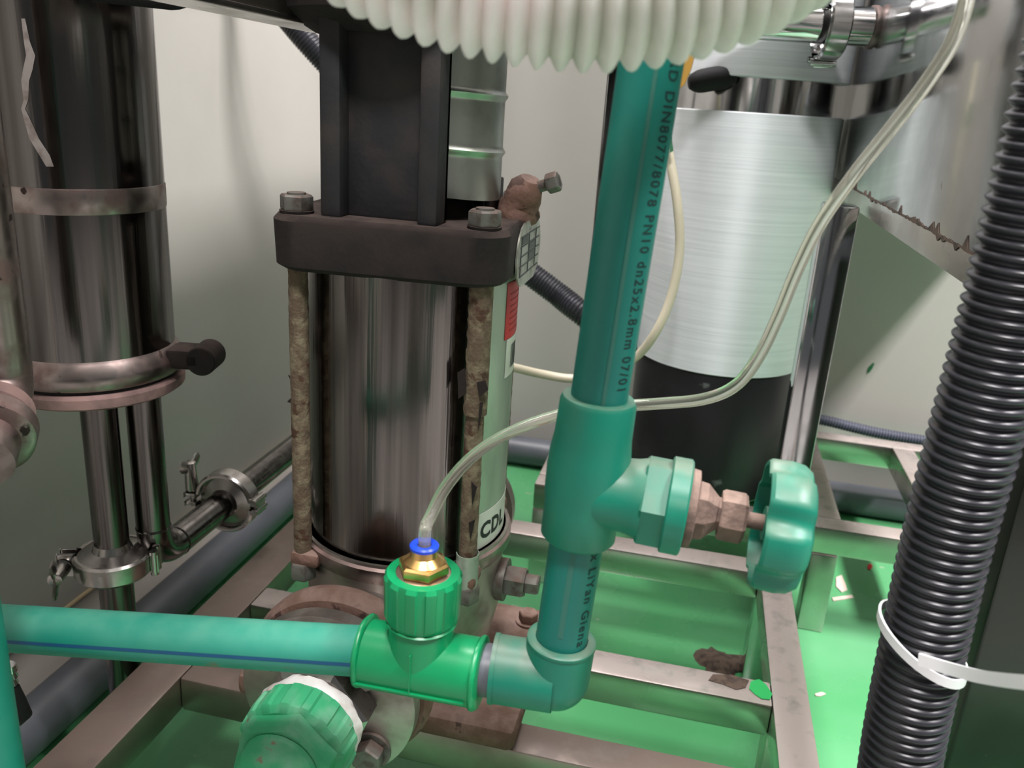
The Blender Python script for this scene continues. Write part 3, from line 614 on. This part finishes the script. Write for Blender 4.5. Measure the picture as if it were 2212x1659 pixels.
# white cable tie round it
tz = 0.372
ct = thing('cable_tie', 'white plastic cable tie looped round the black hose, tail pointing right', 'cable tie', (bx, by, tz))
bm = B(); rs = []
for k in range(41):
    t = 2*PI*k/40; c_ = Vector((bx+math.cos(t)*0.0208, by+math.sin(t)*0.0208, tz+0.012-0.010*math.cos(t)+0.003*math.sin(t)))
    o_ = Vector((math.cos(t), math.sin(t), 0)); rs.append([c_+Vector((0, 0, 0.0024)), c_+o_*0.0013+Vector((0, 0, 0.0024)), c_+o_*0.0013-Vector((0, 0, 0.0024)), c_-Vector((0, 0, 0.0024))])
rings(bm, rs, True, False, False); mk('loop', bm, 'tie_white', ct)
bm = B(); tp = catmull([P(1985, 1424, 0.367), P(2050, 1444, 0.356), P(2120, 1462, 0.335), P(2212, 1474, 0.30), P(2320, 1480, 0.27)], 0.003)
rs = []
for i, p in enumerate(tp): 
    t = (tp[min(i+1, len(tp)-1)]-tp[max(0, i-1)]).normalized(); n_ = Vector((0.0, 0.25, 1)); n_ = (n_-t*n_.dot(t)).normalized(); s_ = t.cross(n_)
    rs.append([p+n_*0.0026+s_*0.0008, p+n_*0.0026-s_*0.0008, p-n_*0.0026-s_*0.0008, p-n_*0.0026+s_*0.0008])
rings(bm, rs); mk('tail', bm, 'tie_white', ct)
# ------------------------------------------------------------------ tank
KX, KY, KR = 0.043, 1.123, 0.107
tk = thing('filter_tank', 'upright silver tank with black base on the stand behind the valve', 'tank', (KX, KY, ZR))
bm = B(); lathe(bm, [(0, KR-0.006), (0.004, KR-0.002), (0.168, KR-0.002), (0.172, KR-0.004)], (KX, KY, ZR), (0, 0, 1), 72); mk('base', bm, 'tank_black', tk, label='scuffed black tank base')
bm = B(); lathe(bm, [(0, KR-0.002), (0.001, KR), (0.305, KR), (0.306, KR-0.002)], (KX, KY, 0.3175), (0, 0, 1), 96); mk('lower_wrap', bm, 'brushed', tk, label='brushed silver wrap')
bm = B(); lathe(bm, [(0, KR-0.014), (0.05, KR-0.014)], (KX, KY, 0.615), (0, 0, 1), 72); mk('polished_band', bm, 'steel_mirror', tk, label='polished dark steel band')
bm = B(); lathe(bm, [(0, KR-0.002), (0.001, KR), (0.36, KR), (0.40, 0.08)], (KX, KY, 0.6605), (0, 0, 1), 96); mk('upper_wrap', bm, 'brushed', tk, label='brushed silver wrap')
# stainless cabinet at the right
CXP = 0.1505
zw, zl = 0.5545, 0.5405
cab = thing('stainless_cabinet', 'mirror-polished stainless cabinet at the upper right, stained weld along the bottom', 'cabinet', (CXP+0.1, 0.8, 0.0))
bm = B(); box(bm, (CXP, 0.42, zw), (0.46, 1.40, 1.20), 0.001); mk('side_panel', bm, 'steel_mirror', cab)
bm = B(); box(bm, (CXP+0.0002, 0.43, zl-0.004), (CXP+0.02, 1.39, zw), 0.0004); mk('bottom_lip', bm, 'steel_frame', cab, label='grey lip under the weld')
pts = []
n = 90
for k in range(n+1): pts.append((CXP-0.0006, 0.43+0.56*k/n, zw+random.uniform(0.0002, 0.0012)+(0.009*random.random()**2 if random.random() < 0.3 else 0)))
for k in range(n, -1, -1): pts.append((CXP-0.0006, 0.43+0.56*k/n, zw-random.uniform(0.0002, 0.0010)-(0.003*random.random() if random.random() < 0.15 else 0)))
mk('weld_stain', ragged(pts, (1, 0, 0), 0.0005), 'dirt', cab, 1.0, label='brown weld stain')
bm = B(); box(bm, (0.224, 0.562, 0.0), (0.40, 0.62, zl-0.004), 0.003); mk('support_leg', bm, 'panel_dark_reflection', cab, label='polished lower panel with a dark reflection in its colour')
# sanitary pipe with clamp at upper right
def clamp(name, label, org, axis, rad, R, wd=0.016, wing_sign=1, nut_len=0.03, m='steel', group=None):
    """tri-clamp: ring halves, ears at +rad side with swing bolt and wing nut, hinge on the other side"""
    a = Vector(axis).normalized(); r = (Vector(rad)-a*Vector(rad).dot(a)).normalized(); t = a.cross(r)*wing_sign; org = Vector(org)
    c = thing(name, label, 'pipe clamp', org, group)
    for s in (1, -1):
        bm = B(); prof = [(-wd/2, R*0.93), (-wd/2, R), (-wd/2+0.002, R*1.06), (wd/2-0.002, R*1.06), (wd/2, R), (wd/2, R*0.93), (-wd/2, R*0.93)]
        lathe(bm, prof, org, a, 30, ref=r, a0=math.radians(14)*s, a1=math.radians(172)*s); mk('half_ring', bm, m, c, 0.6)
        bm = B(); obox(bm, org+r*(R*1.22)+t*(R*0.16*s), r, t, a, R*0.42, R*0.10, wd*0.95, 0.0012); mk('ear', bm, m, c, 0.6)
    bm = B(); cyl(bm, org+r*(R*1.28)-t*(R*0.34), org+r*(R*1.28)+t*(R*0.5), 0.0032, 14); mk('swing_bolt', bm, m, c)
    w0 = org+r*(R*1.28)+t*(R*0.24)
    nu = B(); lathe(nu, [(0, 0.0062), (0.002, 0.0068), (nut_len*0.7, 0.0056), (nut_len*0.72, 0.004)], w0, t, 18); nut = mk('wing_nut', nu, m, c)
    for s in (1, -1):
        bm = B(); base_ = w0+t*(nut_len*0.55); d = (a*s+t*0.5).normalized()
        rs = []
        for q, hh, th in ((0.002, 0.010, 0.0036), (0.007, 0.012, 0.003), (0.013, 0.013, 0.0026), (0.018, 0.008, 0.002)):
            p = base_+d*q; n1 = t; n1 = (n1-d*n1.dot(d)).normalized(); n2 = d.cross(n1)
            rs.append([p+n1*hh/2*math.cos(x)+n2*th/2*math.sin(x) for x in [2*PI*k/10 for k in range(10)]])
        rings(bm, rs); mk('wing', bm, m, nut)
    bm = B()
    for s in (1, -1): cyl(bm, org-r*(R*1.14)+t*(R*0.17*s)-a*wd*0.6, org-r*(R*1.14)+t*(R*0.17*s)+a*wd*0.6, 0.0034, 14)
    obox(bm, org-r*(R*1.16), r, t, a, 0.004, R*0.52, wd*0.8, 0.001)
    mk('hinge', bm, m, c)
    return c
k0 = onx(1895, 60, CXP); pd = Vector((1, 0.2, 0)).normalized()
sp = thing('sanitary_pipe', 'polished steel pipe entering the cabinet side at upper right', 'pipe', k0-Vector((0, 0, 0.019)))
bm = B(); cyl(bm, k0-pd*0.195, k0+pd*0.01, 0.019, 40); mk('tube', bm, 'steel_mirror', sp)
kc = k0-pd*0.047
bm = B(); lathe(bm, [(-0.006, 0.0185), (-0.002, 0.0255), (-0.0002, 0.0255)], kc, pd, 40); mk('ferrule', bm, 'steel_mirror', sp)
bm = B(); lathe(bm, [(0.0002, 0.0255), (0.002, 0.0255), (0.006, 0.0185)], kc, pd, 40); mk('ferrule', bm, 'steel_mirror', sp)
bm = B(); lathe(bm, [(-0.010, 0.0185), (-0.008, 0.021), (-0.003, 0.021), (0.0, 0.0185)], k0, pd, 40); mk('wall_collar', bm, 'steel_dust', sp)
clamp('pipe_clamp', 'shiny clamp on the pipe entering the cabinet at upper right', kc, pd, (0, -0.35, 1), 0.0325, 0.022, -1, 0.026, 'steel_mirror')
# ------------------------------------------------------------------ left column and its pipes
LX, LY, LR = -0.448, 0.548, 0.0605
zf = 0.402
cl_ = thing('filter_column', 'tall stainless filter column with dusty clamped flange at upper left', 'filter housing', (LX, LY, zf-0.02))
bm = B(); lathe(bm, [(0, LR), (0.628, LR)], (LX, LY, zf+0.01), (0, 0, 1), 72); mk('shell', bm, 'steel_column', cl_, label='polished scratched steel shell')
bm = B(); lathe(bm, [(0, LR+0.0001), (0.001, LR+0.0005), (0.0165, LR+0.0005), (0.0175, LR+0.0001)], (LX, LY, 0.528), (0, 0, 1), 72); mk('weld_band', bm, 'steel_dust', cl_, label='brownish weld band')
bm = B(); lathe(bm, [(0, LR), (0.0, LR+0.004), (0.004, LR+0.0065), (0.011, LR+0.0065), (0.019, LR+0.001), (0.021, LR)], (LX, LY, zf+0.001), (0, 0, 1), 72, cap0=False, cap1=False); mk('upper_flange', bm, 'steel_dust', cl_, label='dusty rounded upper flange')
bm = B(); lathe(bm, [(0, LR+0.002), (0.006, LR+0.002)], (LX, LY, zf-0.004), (0, 0, 1), 64); mk('gasket', bm, 'rubber', cl_)
bm = B(); lathe(bm, [(0, 0.02), (0.0, LR+0.003), (0.002, LR+0.0058), (0.009, LR+0.0062), (0.0115, LR+0.004)], (LX, LY, zf-0.0135), (0, 0, 1), 72); mk('lower_flange', bm, 'dust_coat', cl_, label='pinkish dusty lower flange')
ea = math.radians(12)
bm = B(); e0 = Vector((LX+math.cos(ea)*(LR+0.002), LY+math.sin(ea)*(LR+0.002), zf+0.014)); e1 = e0+Vector((math.cos(ea), math.sin(ea), 0.0))*0.026
obox(bm, (e0+e1)/2, e1-e0, (-math.sin(ea), math.cos(ea), 0), (0, 0, 1), 0.03, 0.026, 0.017, 0.005); lathe(bm, [(-0.013, 0.0105), (-0.012, 0.0115), (0.012, 0.0115), (0.013, 0.0105)], e1, (-math.sin(ea), math.cos(ea), 0), 24); mk('clamp_lug', bm, 'rust_dark', cl_, label='dark clamp lug')
# drifting white scale stain on the shell
sc = []
for (a, b) in ((50, 40), (58, 90), (66, 120), (60, 150), (54, 175), (56, 215), (50, 235), (60, 262), (74, 300), (96, 335), (108, 360)):
    sc.append((a, b))
vd = (Vector((LX, LY, 0))-Vector((0, 0, 0))).normalized()
def on_col(x, y, rr):
    r = ray(x, y); o = np.array([0, 0, H]); a = r[0]**2+r[1]**2; b = -2*(r[0]*LX+r[1]*LY); c = LX**2+LY**2-rr**2; d = b*b-4*a*c
    t = (-b-math.sqrt(max(d, 0)))/(2*a); return Vector(o+r*t)
bm = B(); Lr = []
for i, (a, b) in enumerate(sc):
    wd_ = (4, 5, 8, 9, 7, 5, 4, 6, 9, 11, 8)[i]+2*random.random(); Lr.append([on_col(a-wd_, b, LR+0.0003), on_col(a+wd_, b, LR+0.0003)])
rings(bm, Lr, closed=False); mk('scale_stain', bm, 'scale', cl_, 1.5, label='pale dried drip stain')
# overhead shelf, added out of view to shade the left wall and floor
sh = thing('shade_shelf', 'unseen overhead shelf added to shade the wall behind the left column', 'shelf', (-0.45, 0.55, 1.04))
bm = B(); box(bm, (-0.64, 0.05, 1.04), (-0.27, 1.0, 1.05), 0.001); mk('shelf_plate', bm, 'steel_frame', sh)
for yy in (0.05, 0.968):
    bm = B(); box(bm, (-0.64, yy, 1.05), (-0.27, yy+0.032, 1.082), 0.002); mk('edge_tube', bm, 'steel_frame', sh)
# black rubber end and overhead beam
bm = B(); b0 = P(200, -16, 0.52); b1 = P(404, 6, 0.52); sweep(bm, [b0+(b1-b0)*k/12 for k in range(13)], lambda i: 0.0052*(1 if i < 11 else (0.85 if i == 11 else 0.5)), 20)
tag(mk('rubber_tube', bm, 'rubber', None, 1.2), 'black rubber tube end poking in at the top left beside the column', 'tube')
bmx = thing('steel_angle_beam', 'dusty steel angle beam running overhead from the column to the pump', 'beam', (-0.3, 0.4, 0.66))
bm = B(); box(bm, (-0.306, -0.4, 0.659), (-0.270, 0.64, 0.663), 0.001); mk('bottom_leg', bm, 'steel_frame', bmx)
bm = B(); box(bm, (-0.274, -0.4, 0.663), (-0.270, 0.64, 0.72), 0.001); mk('upright_leg', bm, 'steel_frame_dusty', bmx)
# tube A (straight) with clamp
ta = thing('sanitary_pipe', 'straight polished steel pipe dropping from the column flange through a clamp', 'pipe', (LX, LY, 0.05))
TAx, TAy = -0.441, 0.540; TR = 0.0137
bm = B(); cyl(bm, (TAx, TAy, 0.06), (TAx, TAy, zf-0.012), TR, 36); mk('tube', bm, 'steel_column', ta)
zca = onx(252, 1268, TAx).z
zca = 0.2395
for z0, pr in ((zca, [(0, 0.0272), (0.004, 0.0272), (0.008, TR+0.002), (0.014, TR)]), (zca-0.012, [(0, TR), (0.006, TR+0.002), (0.0085, 0.0272), (0.0118, 0.0272)])):
    bm = B(); lathe(bm, pr, (TAx, TAy, z0), (0, 0, 1), 44); mk('ferrule', bm, 'steel', ta)
clamp('pipe_clamp', 'shiny clamp round the straight pipe under the column, behind the green pipe', (TAx, TAy, zca-0.004), (0, 0, 1), (-0.85, -0.35, 0), 0.0290, 0.018, 1, 0.030, 'steel')
# tube B with elbow and run along the wall
tbp = thing('sanitary_pipe', 'polished steel pipe dropping from the column and bending along the wall', 'pipe', (-0.42, 0.57, 0.2))
BX, BY, BZ = -0.420, 0.566, 0.2285
bm = B(); pl = bend((BX, BY, zf-0.012), (BX, BY, BZ), (BX, 1.25, BZ), 0.026, 14); sweep(bm, pl, TR, 36); mk('tube', bm, 'steel_column', tbp)
yc = 0.682
for y0, pr in ((yc-0.014, [(0, TR), (0.006, TR+0.001), (0.010, 0.0268), (0.0138, 0.0268)]), (yc, [(0, 0.0268), (0.004, 0.0268), (0.008, TR+0.001), (0.014, TR)])):
    bm = B(); lathe(bm, pr, (BX, y0, BZ), (0, 1, 0), 44); mk('ferrule', bm, 'steel', tbp)
for yy, zz, ax in ((BY+0.03, BZ, (0, 1, 0)), (BY, BZ+0.03, (0, 0, 1))):
    bm = B(); lathe(bm, [(-0.0012, TR+0.0001), (0, TR+0.0007), (0.0012, TR+0.0001)], (BX, BY if ax[2] else yy, zz), ax, 36, cap0=False, cap1=False); mk('weld_bead', bm, 'steel_column', tbp)
clamp('pipe_clamp', 'shiny wing-nut clamp on the bent pipe running along the wall', (BX, yc, BZ), (0, 1, 0), (-1, 0, -0.05), 0.0295, 0.018, 1, 0.042, 'steel')
# far pipe and clamp behind the pump
fp = thing('sanitary_pipe', 'steel pipe with a clamp partly hidden behind the pump at the right', 'pipe', (-0.2, 1.0, 0.18))
fq = P(1122, 972, 1.02)
bm = B(); cyl(bm, (fq.x-0.028, fq.y-0.02, fq.z-0.03), (fq.x-0.13, fq.y-0.02, fq.z-0.03), TR, 28); mk('tube', bm, 'steel', fp)
clamp('pipe_clamp', 'small clamp peeking out behind the right tie rod of the pump', (fq.x-0.034, fq.y-0.02, fq.z-0.012), (1, 0, 0), (0.1, -0.3, 1), 0.0285, 0.018, 1, 0.03, 'steel')
# leftmost dusty pipe with elbow and union
lm = thing('dusty_elbow_pipe', 'dust-caked steel pipe elbow with hex union at the far left edge', 'pipe', (-0.39, 0.40, 0.4))
e_a = P(-48, 500, 0.47); lx, ly = e_a.x, e_a.y
pz_ = P(0, 900, 0.47).z
bm = B(); pl = bend((lx, ly, 1.035), (lx, ly, pz_+0.002), (lx+0.028, ly-0.05, pz_-0.018), 0.020, 12); sweep(bm, pl, 0.0185, 36); mk('tube', bm, 'steel_dust', lm)
ed = (Vector((lx+0.028, ly-0.05, pz_-0.018))-Vector((lx, ly, pz_+0.002))).normalized(); eo = Vector((lx, ly, pz_+0.002))+ed*0.026
bm = B(); lathe(bm, [(0, 0.0186), (0.002, 0.0215), (0.010, 0.0215), (0.012, 0.0190)], eo-ed*0.012, ed, 40); mk('collar', bm, 'dust_coat', lm)
bm = B(); lathe(bm, [(0, 0.0235), (0.002, 0.0258), (0.012, 0.0258), (0.014, 0.023)], eo+ed*0.003, ed, 40, mod=lambda t, k: 1+0.015*math.sin(4*t)); mk('clamp_band', bm, 'steel_dust', lm)
bm = B(); lathe(bm, [(0, 0.0170), (0.006, 0.0165), (0.012, 0.0135), (0.016, 0.008), (0.0175, 0.003)], eo+ed*0.016, ed, 36); mk('domed_cap', bm, 'brass_dull', lm, label='domed coppery cap')
# chrome clamp bit at the lower left edge
cq = P(18, 1470, 0.52)
wn = thing('wing_nut', 'small chrome wing nut beside the upright green pipe, bottom left', 'wing nut', cq)
bm = B(); lathe(bm, [(0, 0.004), (0.002, 0.0052), (0.005, 0.004), (0.007, 0.0052), (0.010, 0.004), (0.012, 0.0052), (0.016, 0.004)], cq+Vector((0, 0, -0.004)), (0.1, 0, 1), 16); mk('screw', bm, 'steel_mirror', wn)
bm = B(); sweep(bm, [cq+Vector((0.003, 0, -0.004)), cq+Vector((0.0045, 0, -0.014)), cq+Vector((0.006, 0, -0.024)), cq+Vector((0.002, 0, -0.031))], lambda i: (0.0035, 0.0048, 0.006, 0.003)[i], 14); mk('wing', bm, 'rubber', wn)
# ------------------------------------------------------------------ floor pipes, conduit, hoses on the wall
bm = B(); vx = -0.562; sweep(bm, bend((vx, -1.5, 0.025), (vx, 1.385, 0.025), (1.5, 1.385, 0.025), 0.03, 8), 0.025, 40)
tag(mk('grey_floor_pipe', bm, 'pvc'), 'grey plastic pipe lying on the floor along the walls', 'pipe')
c0 = ony(1700, 893, 1.40); c1 = ony(1785, 909, 1.40); c2 = ony(1890, 934, 1.40); c3 = ony(2010, 954, 1.40); c4 = ony(2200, 980, 1.40)
bm = B(); hose(bm, [c0, c1, c2, c3, c4], 0.0092, 0.0078, 0.0045, 20)
tag(mk('grey_conduit', bm, 'conduit', None, 1.5), 'thin grey corrugated conduit along the back wall at the right', 'conduit')
bm = B(); hose(bm, [P(560, -40, 1.12), P(660, 85, 1.12), P(800, 240, 1.15), P(960, 430, 1.15), P(1100, 555, 1.13), P(1200, 632, 1.12), P(1290, 700, 1.12), P(1400, 760, 1.25)], 0.0165, 0.0148, 0.0042, 28)
tag(mk('black_wall_hose', bm, 'hose_black', None, 1.5), 'black corrugated hose slanting down behind the pump', 'hose')
cc = catmull([P(1432, 180, 0.93), P(1440, 300, 0.93), P(1462, 430, 0.93), P(1468, 540, 0.94), P(1450, 640, 0.95), P(1415, 720, 0.96), P(1372, 772, 0.985), P(1310, 806, 1.0), P(1240, 818, 1.0), P(1170, 808, 1.0), P(1100, 792, 0.98), P(1030, 780, 0.96)], 0.006)
bm = B(); sweep(bm, cc, 0.0052, 16)
tag(mk('cream_hose', bm, 'cream'), 'cream plastic hose hanging in a loop behind the green riser', 'hose')
bm = ragged([P(1438, 275, 0.91), P(1446, 270, 0.91), P(1454, 326, 0.91), P(1447, 330, 0.91)], (0.1, 1, 0), 0.003)
tag(mk('green_wire_end', bm, 'leaf'), 'short dark green wire end beside the riser above the cream hose', 'wire')
bm = ragged([P(1462, 120, 0.36), P(1502, 112, 0.36), P(1492, 150, 0.36), P(1478, 182, 0.36), P(1464, 194, 0.36), P(1456, 170, 0.36)], (0.1, 1, 0), 0.002)
tag(mk('yellow_tape', bm, 'yellow'), 'scrap of yellow tape stuck to the riser pipe under the white hose', 'tape')
k0 = P(1488, 180, 0.945); k1 = P(1586, 162, 0.945)
bm = B(); sweep(bm, [k0+(k1-k0)*k/10 for k in range(11)], lambda i: 0.0128*((0.5, 0.8, 0.95)[i] if i < 3 else (1 if i < 9 else 0.8)), 22)
tag(mk('black_rubber_plug', bm, 'rubber', None, 1.2), 'black rounded rubber plug in front of the polished tank band', 'plug')
# ------------------------------------------------------------------ debris
def scrap(nm, lab, cat, px, m, th=0.001, z=0.0003, group=None):
    bm = ragged([onz(a, b, z) for a, b in px], (0, 0, 1), th); return tag(mk(nm, bm, m), lab, cat, group)
scrap('paper_scrap', 'torn pale paper scrap on green floor beside the stand leg', 'scrap', ((1806, 1248), (1818, 1243), (1826, 1262), (1830, 1276), (1818, 1280), (1806, 1268)), 'paint_chip')
scrap('paper_strip', 'pinkish narrow strip on green floor at the stand leg foot', 'scrap', ((1797, 1292), (1840, 1286), (1844, 1292), (1800, 1299)), 'paint_chip')
scrap('red_scrap', 'tiny red scrap on the green floor under the tank stand', 'scrap', ((1874, 1222), (1880, 1218), (1885, 1224), (1880, 1231), (1874, 1230)), 'red_chip')
scrap('paint_chip', 'pale paint chip on the floor between skid rail and black hose', 'scrap', ((1760, 1500), (1775, 1496), (1784, 1500), (1772, 1505), (1762, 1504)), 'paint_chip')
bm = B(); dp = onz(1560, 1438, 0)
lathe(bm, [(0, 0.03), (0.004, 0.024), (0.008, 0.014), (0.010, 0.004)], dp, (0, 0, 1), 22, mod=lambda t, k: 1+0.35*math.sin(3*t+k)+random.uniform(-0.2, 0.2))
tag(mk('dirt_heap', bm, 'dirt', None, 1.2), 'small brown dirt heap on the floor by the skid leg', 'dirt')
bm = ragged([onx(0, 0, 1)*0+ony(a, b, WY-0.0012) for a, b in ((1873, 805), (1876, 794), (1886, 784), (1889, 786), (1884, 797), (1877, 806))], (0, 1, 0), 0.001)
tag(mk('green_paint_mark', bm, 'leaf'), 'small green paint mark on the back wall at the right', 'paint mark')
